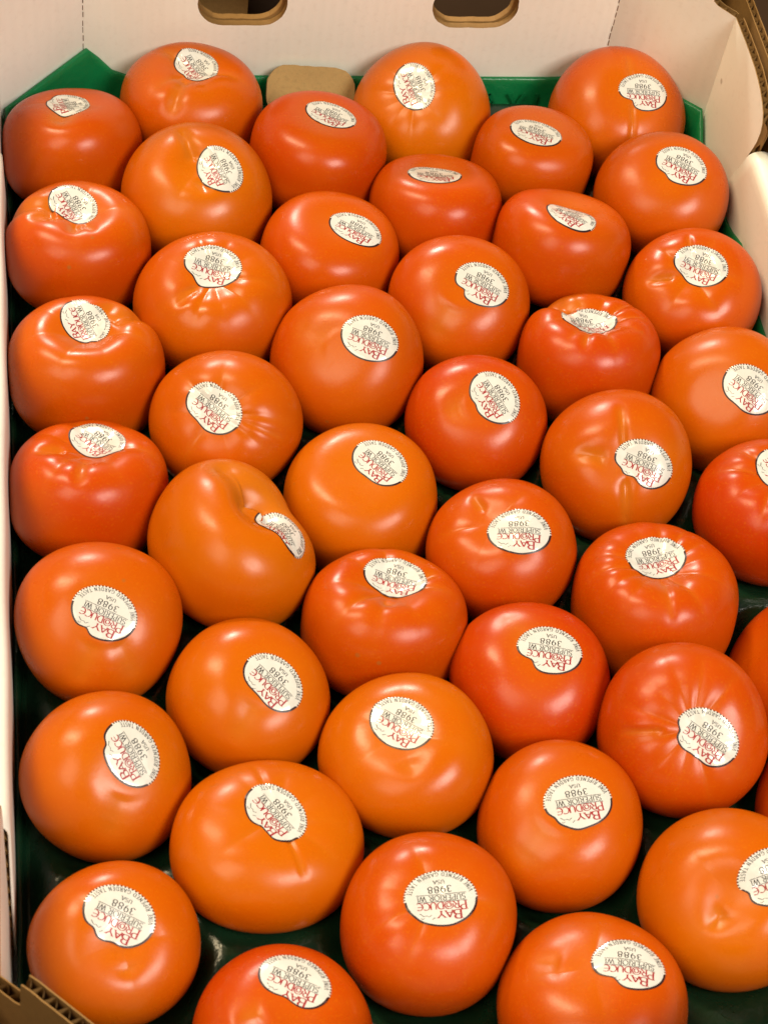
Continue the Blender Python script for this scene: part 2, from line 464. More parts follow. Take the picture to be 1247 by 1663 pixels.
TOMATOES = [
{'c': [6.157, 4.048, 2.399], 'R': 3.807, 'k': 0.8, 'A': [0.0, 0.12, 0.9928], 'dd': 0.2, 'dw': 0.38, 'n': 5, 'ra': 0.043750000000000004, 'gr': [(255, 0.0675, 0.09450000000000001, 0.2, 0.97), (135, 0.04725000000000001, 0.081, 0.15, 0.7)], 'lobes': [(2, 0.0103, 3.424), (3, 0.0004, 1.029)], 'seed': 1, 'nz': 0.018, 'e': 0.72, 'ripe': 0.45, 'label': 'cleft tomato with round sticker in its hollow, rearmost of second column from left', 'st': {'p': [0.234, 0.686, 2.269], 'n': [-0.1208, -0.0282, 0.9923], 'u': [-0.4356, 0.8997, -0.0274], 'notch': [[101.3, 0.16, 14]], 'sc': (1, 1)}},
{'c': [-0.29, 0.577, 2.778], 'R': 3.626, 'k': 0.801, 'A': [0.0, 0.36, 0.933], 'dd': 0.12, 'dw': 0.5, 'n': 4, 'ra': 0.0125, 'gr': [(270, 0.027000000000000003, 0.18900000000000003, 0.3, 0.8), (265, 0.05, 0.14, 0.3, 0.8)], 'lobes': [(2, 0.012, 4.056), (3, 0.0045, 4.384)], 'seed': 2, 'nz': 0.018, 'e': 0.72, 'ripe': 0.75, 'label': 'dusky red tomato beside the green tray corner, rearmost of leftmost column', 'st': {'p': [-0.127, 0.655, 2.401], 'n': [-0.0046, 0.3815, 0.9244], 'u': [-0.1657, 0.9113, -0.3769], 'notch': [[46.4, 0.1, 14]], 'sc': (1, 1)}},
{'c': [18.704, 3.845, 2.239], 'R': 3.886, 'k': 0.8, 'A': [-0.2961, -0.3879, 0.8728], 'dd': 0.1, 'dw': 0.34, 'n': 9, 'ra': 0.02, 'gr': [], 'lobes': [(2, 0.0086, 1.045), (3, 0.0026, 4.966)], 'seed': 3, 'nz': 0.018, 'e': 0.93, 'ripe': 0.1, 'label': 'orange tomato with upright round sticker, rearmost of fourth column from left', 'st': {'p': [-0.81, -0.661, 2.624], 'n': [-0.3326, -0.4486, 0.8295], 'u': [-0.2688, 0.8882, 0.3726], 'notch': [], 'sc': (1, 1)}},
{'c': [29.726, 3.548, 2.422], 'R': 3.844, 'k': 0.8, 'A': [0.0235, -0.3873, 0.9216], 'dd': 0.07, 'dw': 0.34, 'n': 0, 'ra': 0.0, 'gr': [(270, 0.0297, 0.04725000000000001, 0.1, 0.95), (92, 0.027000000000000003, 0.054000000000000006, 0.1, 0.7)], 'lobes': [(2, 0.003, 1.37), (3, 0.0121, 1.791)], 'seed': 4, 'nz': 0.018, 'e': 0.88, 'ripe': 0.5, 'label': 'grooved tomato against the right rear corner, rearmost of rightmost column', 'st': {'p': [0.687, -1.029, 2.67], 'n': [0.0123, -0.4102, 0.9119], 'u': [-0.9967, 0.0686, 0.0443], 'notch': [[45.2, 0.34, 22]], 'sc': (1, 1)}},
{'c': [12.506, -0.132, 2.953], 'R': 3.678, 'k': 0.8, 'A': [0.1, 0.16, 0.982], 'dd': 0.1, 'dw': 0.5, 'n': 0, 'ra': 0.0, 'gr': [], 'lobes': [(2, 0.0017, 2.001), (3, 0.0129, 0.634)], 'seed': 5, 'nz': 0.018, 'e': 0.72, 'ripe': 0.8, 'label': 'smooth red tomato before the brown card scrap, rearmost of third column from left', 'st': {'p': [0.486, 0.384, 2.429], 'n': [0.0822, 0.1438, 0.9862], 'u': [-0.8234, 0.5673, -0.0141], 'notch': [], 'sc': (1, 1)}},
{'c': [24.018, -0.456, 2.799], 'R': 3.219, 'k': 0.798, 'A': [0.05, 0.1, 0.9937], 'dd': 0.08, 'dw': 0.5, 'n': 0, 'ra': 0.0, 'gr': [], 'lobes': [(2, 0.0002, 5.726), (3, 0.0067, 3.661)], 'seed': 6, 'nz': 0.018, 'e': 0.72, 'ripe': 0.6, 'label': 'small smooth red tomato, rearmost of second column from right', 'st': {'p': [-0.242, -0.391, 2.425], 'n': [0.0703, 0.1359, 0.9882], 'u': [-0.907, 0.4212, 0.0066], 'notch': [], 'sc': (1, 1)}},
{'c': [5.872, -3.407, 3.14], 'R': 3.86, 'k': 0.801, 'A': [-0.0182, -0.2128, 0.9769], 'dd': 0.14, 'dw': 0.3, 'n': 3, 'ra': 0.025, 'gr': [(112, 0.06075, 0.081, 0.1, 0.75), (285, 0.054000000000000006, 0.09450000000000001, 0.15, 0.5)], 'lobes': [(2, 0.0033, 4.529), (3, 0.0085, 1.352)], 'seed': 7, 'nz': 0.018, 'e': 0.84, 'ripe': 0.2, 'label': 'orange tomato with sticker tilted right of a crease, second in second column from left', 'st': {'p': [1.009, -0.788, 2.661], 'n': [-0.1591, -0.1947, 0.9679], 'u': [-0.3167, 0.9386, 0.1368], 'notch': [], 'sc': (1, 1)}},
{'c': [18.342, -3.916, 2.5], 'R': 3.428, 'k': 0.799, 'A': [0.0, 0.34, 0.9404], 'dd': 0.14, 'dw': 0.5, 'n': 0, 'ra': 0.0, 'gr': [], 'lobes': [(2, 0.0047, 0.206), (3, 0.0087, 0.775)], 'seed': 8, 'nz': 0.018, 'e': 0.72, 'ripe': 0.75, 'label': 'small red tomato with sticker foreshortened flat, second in fourth column from left', 'st': {'p': [-0.343, 0.273, 2.269], 'n': [0.0548, 0.3915, 0.9185], 'u': [-0.9924, 0.123, 0.0068], 'notch': [], 'sc': (1, 1)}},
{'c': [30.556, -3.513, 3.159], 'R': 3.488, 'k': 0.8, 'A': [-0.1541, -0.2728, 0.9496], 'dd': 0.05, 'dw': 0.4, 'n': 0, 'ra': 0.0, 'gr': [], 'lobes': [(2, 0.0122, 2.949), (3, 0.0105, 1.167)], 'seed': 9, 'nz': 0.018, 'e': 0.84, 'ripe': 0.55, 'label': 'tomato with notched sticker beside the white right wall, second in rightmost column', 'st': {'p': [0.313, -0.519, 2.692], 'n': [-0.1392, -0.2673, 0.9535], 'u': [-0.8094, 0.5855, 0.046], 'notch': [[63.0, 0.14, 15]], 'sc': (1, 1)}},
{'c': [-0.133, -7.208, 3.371], 'R': 3.518, 'k': 0.8, 'A': [0.0, 0.12, 0.9928], 'dd': 0.22, 'dw': 0.4, 'n': 5, 'ra': 0.037187500000000005, 'gr': [(268, 0.0675, 0.081, 0.2, 0.6), (200, 0.0675, 0.10800000000000001, 0.3, 0.75), (175, 0.1, 0.16, 0.3, 1.05), (300, 0.04, 0.06, 0.2, 0.6)], 'lobes': [(2, 0.0023, 3.951), (3, 0.0056, 3.677)], 'seed': 10, 'nz': 0.018, 'e': 0.72, 'ripe': 0.6, 'label': 'lobed tomato with sticker tucked in a deep hollow, second in leftmost column', 'st': {'p': [-0.258, 0.864, 2.022], 'n': [0.0746, -0.1065, 0.9915], 'u': [-0.4616, 0.8777, 0.129], 'notch': [[117.9, 0.16, 25]], 'sc': (1, 1)}},
{'c': [12.347, -7.298, 2.466], 'R': 3.556, 'k': 0.799, 'A': [0.12, 0.06, 0.991], 'dd': 0.1, 'dw': 0.5, 'n': 0, 'ra': 0.0, 'gr': [], 'lobes': [(2, 0.0122, 1.014), (3, 0.0065, 4.616)], 'seed': 11, 'nz': 0.018, 'e': 0.72, 'ripe': 0.55, 'label': 'smooth tomato with tilted oval sticker, second in third column from left', 'st': {'p': [1.052, -0.256, 2.44], 'n': [0.1027, 0.0675, 0.9924], 'u': [-0.8244, 0.5641, 0.0469], 'notch': [], 'sc': (1, 1)}},
{'c': [24.311, -7.068, 2.979], 'R': 3.511, 'k': 0.8, 'A': [0.14, 0.34, 0.9299], 'dd': 0.14, 'dw': 0.5, 'n': 0, 'ra': 0.0, 'gr': [(250, 0.027000000000000003, 0.162, 0.3, 0.8)], 'lobes': [(2, 0.0075, 3.842), (3, 0.0143, 0.454)], 'seed': 12, 'nz': 0.018, 'e': 0.72, 'ripe': 0.75, 'label': 'red tomato with narrow creased sticker, second in second column from right', 'st': {'p': [-0.059, -0.547, 2.803], 'n': [0.1067, 0.3418, 0.9337], 'u': [-0.5904, 0.7774, -0.2171], 'notch': [], 'sc': (1, 1)}},
{'c': [6.246, -10.911, 3.003], 'R': 3.754, 'k': 0.8, 'A': [-0.0769, -0.1508, 0.9856], 'dd': 0.18, 'dw': 0.36, 'n': 9, 'ra': 0.030599999999999995, 'gr': [(225, 0.0405, 0.0675, 0.2, 0.7)], 'lobes': [(2, 0.017, 0.443), (3, 0.0134, 2.619)], 'seed': 13, 'nz': 0.018, 'e': 0.84, 'ripe': 0.4, 'label': 'wide ribbed tomato with pointed sticker, third in second column from left', 'st': {'p': [-0.159, 0.279, 2.542], 'n': [-0.0826, -0.3444, 0.9352], 'u': [-0.9415, 0.3346, 0.0401], 'notch': [[80.4, -0.14, 16], [49.5, 0.1, 18]], 'sc': (1, 1)}},
{'c': [18.437, -10.87, 2.759], 'R': 3.595, 'k': 0.8, 'A': [-0.1138, -0.3517, 0.9292], 'dd': 0.06, 'dw': 0.4, 'n': 0, 'ra': 0.0, 'gr': [(240, 0.03, 0.2, 0.3, 0.9)], 'lobes': [(2, 0.003, 5.212), (3, 0.0139, 2.93)], 'seed': 14, 'nz': 0.018, 'e': 0.84, 'ripe': 0.6, 'label': 'smooth tomato with sticker right of its crown, third in fourth column from left', 'st': {'p': [0.629, -0.97, 2.618], 'n': [-0.0494, -0.3598, 0.9317], 'u': [-0.8544, 0.4983, 0.1471], 'notch': [[51.1, 0.22, 14]], 'sc': (1, 1)}},
{'c': [30.7, -10.384, 2.771], 'R': 3.5, 'k': 0.8, 'A': [-0.2676, -0.2626, 0.927], 'dd': 0.15, 'dw': 0.36, 'n': 6, 'ra': 0.0425, 'gr': [(92, 0.0405, 0.0405, 0.2, 0.75), (187, 0.054000000000000006, 0.0675, 0.25, 0.7)], 'lobes': [(2, 0.0039, 4.217), (3, 0.0062, 3.461)], 'seed': 15, 'nz': 0.018, 'e': 0.84, 'ripe': 0.65, 'label': 'pleated tomato with sticker in its hollow, third in rightmost column', 'st': {'p': [-0.177, -0.251, 2.373], 'n': [-0.3545, -0.3236, 0.8773], 'u': [-0.785, 0.6128, -0.0912], 'notch': [[56.7, 0.12, 20]], 'sc': (1, 1)}},
{'c': [-0.016, -14.651, 2.932], 'R': 3.638, 'k': 0.8, 'A': [0.0, 0.14, 0.9902], 'dd': 0.26, 'dw': 0.4, 'n': 7, 'ra': 0.031875, 'gr': [(62, 0.054000000000000006, 0.10800000000000001, 0.3, 0.8), (40, 0.1, 0.16, 0.35, 1.05)], 'lobes': [(2, 0.02, 0)], 'seed': 16, 'nz': 0.018, 'e': 0.72, 'ripe': 0.5, 'label': 'deep hollowed tomato with heart shaped sticker, third in leftmost column', 'st': {'p': [-0.025, 1.108, 2.026], 'n': [0.0459, -0.1469, 0.9881], 'u': [-0.3599, 0.9203, 0.1535], 'notch': [[-45.9, 0.16, 16], [166.9, 0.1, 9]], 'sc': (1, 1)}},
{'c': [12.344, -14.669, 3.142], 'R': 3.714, 'k': 0.8, 'A': [-0.2219, -0.4387, 0.8708], 'dd': 0.06, 'dw': 0.48, 'n': 0, 'ra': 0.0, 'gr': [(150, 0.02, 0.25, 0.2, 0.8)], 'lobes': [(2, 0.009, 1.796), (3, 0.0035, 5.312)], 'seed': 17, 'nz': 0.018, 'e': 0.93, 'ripe': 0.6, 'label': 'round smooth tomato with clean oval sticker, third in third column from left', 'st': {'p': [0.657, -0.98, 2.753], 'n': [-0.0886, -0.4023, 0.9112], 'u': [-0.8963, 0.4313, 0.1033], 'notch': [], 'sc': (1, 1)}},
{'c': [24.434, -14.445, 2.606], 'R': 3.562, 'k': 0.8, 'A': [0.0, 0.3, 0.9539], 'dd': 0.3, 'dw': 0.4, 'n': 9, 'ra': 0.055, 'gr': [(255, 0.04725000000000001, 0.0675, 0.2, 0.85), (135, 0.09450000000000001, 0.162, 0.35, 0.9), (140, 0.1, 0.16, 0.3, 1.05)], 'lobes': [(2, 0.0189, 3.475), (3, 0.0009, 5.454)], 'seed': 18, 'nz': 0.018, 'e': 0.72, 'ripe': 0.8, 'label': 'puckered red tomato with folded sticker, third in second column from right', 'st': {'p': [-0.352, 0.638, 1.719], 'n': [0.2017, 0.2426, 0.9489], 'u': [-0.9785, 0.0064, 0.2064], 'notch': [[66.0, -0.12, 14], [83.3, 0.1, 10]], 'sc': (1, 1)}},
{'c': [6.248, -18.149, 2.956], 'R': 3.46, 'k': 0.8, 'A': [-0.23, -0.4494, 0.8632], 'dd': 0.14, 'dw': 0.4, 'n': 8, 'ra': 0.036, 'gr': [(340, 0.027000000000000003, 0.0405, 0.3, 0.95)], 'lobes': [(2, 0.017, 2.987), (3, 0.0031, 4.514)], 'seed': 19, 'nz': 0.018, 'e': 0.93, 'ripe': 0.4, 'label': 'ribbed tomato with crumpled slanting sticker, fourth in second column from left', 'st': {'p': [-0.705, -0.825, 2.069], 'n': [-0.1935, -0.4904, 0.8497], 'u': [-0.7372, 0.6442, 0.2039], 'notch': [[-81.3, 0.14, 16], [76.6, 0.14, 24]], 'sc': (1, 1)}},
{'c': [18.113, -18.383, 2.731], 'R': 3.347, 'k': 0.799, 'A': [-0.119, -0.3183, 0.9405], 'dd': 0.07, 'dw': 0.42, 'n': 0, 'ra': 0.0, 'gr': [(190, 0.027000000000000003, 0.2025, 0.2, 0.6)], 'lobes': [(2, 0.0136, 3.078), (3, 0.0094, 2.863)], 'seed': 20, 'nz': 0.018, 'e': 0.88, 'ripe': 0.9, 'label': 'dark red tomato with steeply slanted sticker, fourth in fourth column from left', 'st': {'p': [0.409, -0.497, 2.516], 'n': [-0.094, -0.3098, 0.9461], 'u': [-0.4335, 0.8683, 0.2412], 'notch': [[83.2, 0.1, 12]], 'sc': (1, 1)}},
{'c': [30.729, -17.428, 2.774], 'R': 3.645, 'k': 0.8, 'A': [-0.3966, -0.4929, 0.7744], 'dd': 0.07, 'dw': 0.4, 'n': 0, 'ra': 0.0, 'gr': [], 'lobes': [(2, 0.0022, 1.265), (3, 0.0035, 0.912)], 'seed': 21, 'nz': 0.018, 'e': 0.93, 'ripe': 0.4, 'label': 'orange tomato with upright sticker near the right edge, fourth in rightmost column', 'st': {'p': [0.164, -1.485, 2.622], 'n': [-0.2475, -0.5027, 0.8283], 'u': [-0.6929, 0.6893, 0.2113], 'notch': [[87.0, 0.1, 20]], 'sc': (1, 1)}},
{'c': [-0.154, -21.748, 2.631], 'R': 3.546, 'k': 0.8, 'A': [0.05, 0.4, 0.9152], 'dd': 0.24, 'dw': 0.45, 'n': 7, 'ra': 0.043750000000000004, 'gr': [(205, 0.0675, 0.1215, 0.3, 0.75), (268, 0.0405, 0.081, 0.3, 0.9)], 'lobes': [(2, 0.0031, 4.213), (3, 0.0039, 2.71)], 'seed': 22, 'nz': 0.018, 'e': 0.72, 'ripe': 0.75, 'label': 'red tomato with flat sticker in a hollow, fourth in leftmost column', 'st': {'p': [0.442, 1.516, 1.716], 'n': [-0.0645, 0.1721, 0.983], 'u': [-0.6945, 0.6996, -0.1681], 'notch': [[115.0, -0.08, 20]], 'sc': (1, 1)}},
{'c': [12.175, -22.271, 1.907], 'R': 3.625, 'k': 0.799, 'A': [-0.0704, -0.0601, 0.9957], 'dd': 0.08, 'dw': 0.5, 'n': 0, 'ra': 0.0, 'gr': [], 'lobes': [(2, 0.0139, 1.717), (3, 0.0034, 3.308)], 'seed': 23, 'nz': 0.018, 'e': 0.72, 'ripe': 0.15, 'label': 'golden orange smooth tomato, fourth in third column from left', 'st': {'p': [0.606, 0.203, 2.692], 'n': [-0.1152, -0.0678, 0.991], 'u': [-0.612, 0.7907, -0.017], 'notch': [[94.4, 0.12, 25]], 'sc': (1, 1)}},
{'c': [24.299, -21.497, 3.115], 'R': 3.633, 'k': 0.8, 'A': [-0.1523, -0.5375, 0.8294], 'dd': 0.1, 'dw': 0.38, 'n': 4, 'ra': 0.025, 'gr': [(92, 0.0405, 0.054000000000000006, 0.15, 0.8), (272, 0.0405, 0.0675, 0.2, 0.9), (170, 0.0405, 0.10800000000000001, 0.2, 0.7)], 'lobes': [(2, 0.0021, 4.473), (3, 0.0086, 2.749)], 'seed': 24, 'nz': 0.018, 'e': 0.93, 'ripe': 0.45, 'label': 'grooved orange tomato with rippled sticker, fourth in second column from right', 'st': {'p': [0.45, -1.668, 2.236], 'n': [-0.1495, -0.508, 0.8483], 'u': [-0.8804, 0.4589, 0.1196], 'notch': [[40.4, 0.14, 14], [78.6, 0.3, 22]], 'sc': (1, 1)}},
{'c': [5.972, -25.402, 3.387], 'R': 3.812, 'k': 0.802, 'A': [0.3865, 0.0981, 0.9171], 'dd': 0.24, 'dw': 0.3, 'n': 0, 'ra': 0.0, 'gr': [(130, 0.1, 0.18, 0.08, 0.85), (38, 0.15, 0.5, 0.1, 1.2)], 'lobes': [(2, 0.05, 2.0)], 'seed': 25, 'nz': 0.018, 'e': 0.84, 'ripe': 0.1, 'label': 'split shouldered orange tomato with half hidden sticker, fifth in second column from left', 'st': {'p': [1.913, -0.657, 1.887], 'n': [0.2967, 0.458, 0.838], 'u': [-0.4811, 0.8297, -0.2831], 'notch': [[119.3, 0.35, 40]], 'sc': (1, 1)}},
{'c': [18.084, -25.771, 2.583], 'R': 3.393, 'k': 0.799, 'A': [-0.297, -0.0386, 0.9541], 'dd': 0.1, 'dw': 0.38, 'n': 6, 'ra': 0.025, 'gr': [(120, 0.0405, 0.0675, 0.2, 0.6)], 'lobes': [(2, 0.0021, 0.769), (3, 0.0013, 0.693)], 'seed': 26, 'nz': 0.018, 'e': 0.84, 'ripe': 0.75, 'label': 'red tomato with level oval sticker, fifth in fourth column from left', 'st': {'p': [0.225, -0.77, 2.659], 'n': [-0.2745, -0.0963, 0.9567], 'u': [-0.9426, 0.2238, -0.248], 'notch': [], 'sc': (1, 1)}},
{'c': [31.136, -24.555, 3.141], 'R': 3.634, 'k': 0.801, 'A': [-0.1648, 0.0835, 0.9828], 'dd': 0.16, 'dw': 0.36, 'n': 9, 'ra': 0.05, 'gr': [], 'lobes': [(2, 0.0105, 0.24), (3, 0.0028, 4.637)], 'seed': 27, 'nz': 0.018, 'e': 0.84, 'ripe': 1.1, 'label': 'red tomato with pleated crown cut by right edge, fifth in rightmost column', 'st': {'p': [-0.087, 0.471, 2.431], 'n': [-0.2522, 0.0276, 0.9673], 'u': [-0.3062, 0.9459, -0.1068], 'notch': [], 'sc': (1, 1)}},
{'c': [12.265, -29.287, 2.342], 'R': 3.534, 'k': 0.799, 'A': [0.05, 0.26, 0.9643], 'dd': 0.26, 'dw': 0.42, 'n': 8, 'ra': 0.04675, 'gr': [(25, 0.0675, 0.0675, 0.2, 0.7), (268, 0.054000000000000006, 0.09450000000000001, 0.25, 0.5)], 'lobes': [(2, 0.03, 0.1)], 'seed': 28, 'nz': 0.018, 'e': 0.72, 'ripe': 0.7, 'label': 'hollow topped red tomato with shiny crumpled sticker, fifth in third column from left', 'st': {'p': [0.439, 1.099, 1.829], 'n': [-0.0521, 0.0183, 0.9985], 'u': [-0.9246, 0.377, -0.0551], 'notch': [[62.2, 0.12, 18]], 'sc': (1, 1)}},
{'c': [24.564, -28.978, 2.521], 'R': 3.712, 'k': 0.8, 'A': [-0.04, 0.2, 0.979], 'dd': 0.26, 'dw': 0.42, 'n': 13, 'ra': 0.037187500000000005, 'gr': [(272, 0.027000000000000003, 0.0405, 0.2, 0.9)], 'lobes': [(2, 0.0114, 1.61), (3, 0.0091, 0.509)], 'seed': 29, 'nz': 0.018, 'e': 0.72, 'ripe': 0.7, 'label': 'broad tomato with sticker tilted the other way, fifth in second column from right', 'st': {'p': [-0.2, 1.055, 1.987], 'n': [0.0137, -0.0664, 0.9977], 'u': [-0.9854, -0.1705, 0.0022], 'notch': [], 'sc': (1, 1)}},
{'c': [0.011, -29.1, 3.178], 'R': 3.522, 'k': 0.8, 'A': [0.0667, -0.4457, 0.8927], 'dd': 0.05, 'dw': 0.5, 'n': 0, 'ra': 0.0, 'gr': [(250, 0.03, 0.16, 0.3, 0.9), (300, 0.03, 0.16, 0.3, 0.9)], 'lobes': [(3, 0.02, 0.5)], 'seed': 30, 'nz': 0.018, 'e': 0.88, 'ripe': 0.35, 'label': 'orange tomato with sticker facing the camera, fifth in leftmost column', 'st': {'p': [0.191, -1.059, 2.398], 'n': [0.0871, -0.43, 0.8986], 'u': [-0.8857, 0.3795, 0.2674], 'notch': [[69.3, 0.15, 11]], 'sc': (1, 1)}},
{'c': [6.025, -32.725, 2.453], 'R': 3.378, 'k': 0.799, 'A': [0.1893, -0.2025, 0.9608], 'dd': 0.06, 'dw': 0.42, 'n': 0, 'ra': 0.0, 'gr': [(250, 0.03, 0.18, 0.3, 0.9)], 'lobes': [(2, 0.013, 5.689), (3, 0.0058, 3.848)], 'seed': 31, 'nz': 0.018, 'e': 0.88, 'ripe': 0.3, 'label': 'smooth orange tomato with bean shaped sticker, sixth in second column from left', 'st': {'p': [0.847, -0.687, 2.39], 'n': [0.1474, -0.2354, 0.9607], 'u': [-0.6762, 0.6849, 0.2715], 'notch': [[84.8, 0.2, 32]], 'sc': (1, 1)}},
{'c': [18.251, -32.567, 2.43], 'R': 3.473, 'k': 0.8, 'A': [-0.1108, -0.1399, 0.9839], 'dd': 0.06, 'dw': 0.42, 'n': 0, 'ra': 0.0, 'gr': [(120, 0.025, 0.2, 0.2, 0.8)], 'lobes': [(2, 0.0156, 2.287), (3, 0.0124, 4.69)], 'seed': 32, 'nz': 0.018, 'e': 0.84, 'ripe': 0.95, 'label': 'darkest red tomato with notched sticker, sixth in fourth column from left', 'st': {'p': [0.346, -0.115, 2.683], 'n': [-0.0841, -0.1231, 0.9888], 'u': [-0.9563, 0.2889, -0.0454], 'notch': [[46.7, 0.26, 20]], 'sc': (1, 1)}},
{'c': [30.644, -32.849, 2.214], 'R': 3.638, 'k': 0.8, 'A': [-0.7957, 0.3741, 0.4763], 'dd': 0.06, 'dw': 0.4, 'n': 0, 'ra': 0.0, 'gr': [], 'lobes': [(2, 0.0084, 0.778), (3, 0.0016, 0.853)], 'seed': 33, 'nz': 0.018, 'e': 0.84, 'ripe': 0.95, 'label': 'half hidden red tomato at the right edge, sixth in rightmost column'},
{'c': [12.301, -36.079, 2.852], 'R': 3.561, 'k': 0.678, 'A': [-0.2367, -0.0576, 0.9699], 'dd': 0.1, 'dw': 0.4, 'n': 5, 'ra': 0.015, 'gr': [(285, 0.027000000000000003, 0.135, 0.3, 0.6)], 'lobes': [(2, 0.0162, 2.687), (3, 0.0094, 5.291)], 'seed': 34, 'nz': 0.018, 'e': 0.84, 'ripe': 0.15, 'label': 'broad golden orange tomato with clean sticker, sixth in third column from left', 'st': {'p': [-0.412, 0.359, 2.071], 'n': [-0.2598, -0.105, 0.9599], 'u': [-0.7546, 0.6423, -0.134], 'notch': [], 'sc': (1, 1)}},
{'c': [24.017, -36.013, 3.514], 'R': 3.628, 'k': 0.833, 'A': [-0.1706, -0.4664, 0.8679], 'dd': 0.1, 'dw': 0.46, 'n': 11, 'ra': 0.026, 'gr': [(182, 0.0405, 0.0405, 0.3, 0.85)], 'lobes': [(2, 0.0132, 1.966), (3, 0.0029, 5.178)], 'seed': 35, 'nz': 0.018, 'e': 0.84, 'ripe': 0.85, 'label': 'large red tomato with radiating ribs, sixth in second column from right', 'st': {'p': [0.134, -1.595, 2.239], 'n': [-0.1599, -0.4665, 0.8699], 'u': [-0.76, 0.6206, 0.1931], 'notch': [[26.0, 0.12, 12], [82.3, 0.12, 14], [102.0, 0.1, 12]], 'sc': (1, 1)}},
{'c': [0.087, -36.165, 2.785], 'R': 3.449, 'k': 0.825, 'A': [0.3109, -0.3521, 0.8828], 'dd': 0.05, 'dw': 0.4, 'n': 0, 'ra': 0.0, 'gr': [(260, 0.03, 0.2, 0.3, 0.9)], 'lobes': [(3, 0.02, 1.0)], 'seed': 36, 'nz': 0.018, 'e': 0.88, 'ripe': 0.25, 'label': 'orange tomato with steep sticker, beside left wall, sixth in leftmost column', 'st': {'p': [0.907, -0.443, 2.535], 'n': [0.323, -0.3458, 0.8809], 'u': [-0.447, 0.7647, 0.4641], 'notch': [[48.4, 0.1, 10]], 'sc': (1, 1)}},
{'c': [6.199, -39.644, 2.796], 'R': 3.697, 'k': 0.646, 'A': [0.1194, 0.0449, 0.9918], 'dd': 0.08, 'dw': 0.36, 'n': 8, 'ra': 0.0225, 'gr': [(298, 0.0243, 0.03375, 0.2, 0.8), (110, 0.02025, 0.0405, 0.2, 0.9)], 'lobes': [(2, 0.05, 0.3)], 'seed': 37, 'nz': 0.018, 'e': 0.84, 'ripe': 0.15, 'label': 'widest orange tomato with scalloped sticker, seventh in second column from left', 'st': {'p': [0.205, 0.309, 1.991], 'n': [0.1143, 0.0497, 0.9922], 'u': [-0.5541, 0.8322, 0.0222], 'notch': [[99.1, 0.22, 13], [116.1, 0.1, 10]], 'sc': (1, 1)}},
{'c': [18.134, -39.629, 2.773], 'R': 3.446, 'k': 0.786, 'A': [-0.1203, -0.1401, 0.9828], 'dd': 0.04, 'dw': 0.42, 'n': 0, 'ra': 0.0, 'gr': [(230, 0.03, 0.2, 0.3, 0.9)], 'lobes': [(2, 0.015, 4.231), (3, 0.0049, 5.713)], 'seed': 38, 'nz': 0.018, 'e': 0.88, 'ripe': 0.5, 'label': 'smooth tomato with round level sticker, seventh in fourth column from left', 'st': {'p': [0.238, -0.272, 2.549], 'n': [-0.0709, -0.1363, 0.9881], 'u': [-0.995, -0.0607, -0.0797], 'notch': [[30.7, 0.08, 12], [79.2, -0.06, 14]], 'sc': (1, 1)}},
{'c': [30.096, -39.787, 2.91], 'R': 3.62, 'k': 0.8, 'A': [-0.7894, 0.1757, 0.5882], 'dd': 0.06, 'dw': 0.4, 'n': 0, 'ra': 0.0, 'gr': [], 'lobes': [(2, 0.0098, 4.519), (3, 0.014, 5.754)], 'seed': 39, 'nz': 0.018, 'e': 0.84, 'ripe': 0.95, 'label': 'red tomato showing only a sliver at right edge, seventh in rightmost column'},
{'c': [12.109, -43.557, 2.93], 'R': 3.49, 'k': 0.841, 'A': [-0.0601, -0.0254, 0.9979], 'dd': 0.08, 'dw': 0.42, 'n': 7, 'ra': 0.025, 'gr': [], 'lobes': [(2, 0.015, 0.652), (3, 0.0, 1.779)], 'seed': 40, 'nz': 0.018, 'e': 0.84, 'ripe': 0.65, 'label': 'red tomato with nearly level oval sticker, seventh in third column from left', 'st': {'p': [0.09, -0.18, 2.688], 'n': [-0.071, -0.0561, 0.9959], 'u': [-0.9974, 0.0151, -0.0702], 'notch': [], 'sc': (1, 1)}},
{'c': [24.225, -43.666, 3.418], 'R': 3.661, 'k': 0.803, 'A': [-0.2809, -0.3418, 0.8968], 'dd': 0.1, 'dw': 0.34, 'n': 3, 'ra': 0.0375, 'gr': [(235, 0.054000000000000006, 0.10800000000000001, 0.15, 0.5), (20, 0.0405, 0.081, 0.2, 0.7)], 'lobes': [(2, 0.0183, 3.134), (3, 0.0006, 2.528)], 'seed': 41, 'nz': 0.018, 'e': 0.93, 'ripe': 0.2, 'label': 'pale orange tomato with sticker cut by frame, seventh in second column from right', 'st': {'p': [0.85, -0.446, 2.876], 'n': [-0.0512, -0.3448, 0.9373], 'u': [-0.9662, -0.2205, -0.1339], 'notch': [[17.1, 0.15, 14]], 'sc': (1, 1)}},
{'c': [-0.057, -43.371, 2.597], 'R': 3.19, 'k': 0.814, 'A': [0.1237, -0.3121, 0.942], 'dd': 0.09, 'dw': 0.4, 'n': 5, 'ra': 0.015, 'gr': [(285, 0.027000000000000003, 0.135, 0.25, 0.5)], 'lobes': [(2, 0.018, 3.347), (3, 0.0098, 4.995)], 'seed': 42, 'nz': 0.018, 'e': 0.72, 'ripe': 0.35, 'label': 'tomato with wide sticker by the torn brown corner, seventh in leftmost column', 'st': {'p': [0.282, 0.063, 2.581], 'n': [0.122, -0.3476, 0.9297], 'u': [-0.8692, 0.4148, 0.2692], 'notch': [[56.2, 0.12, 12], [98.9, 0.1, 14]], 'sc': (1, 1)}},
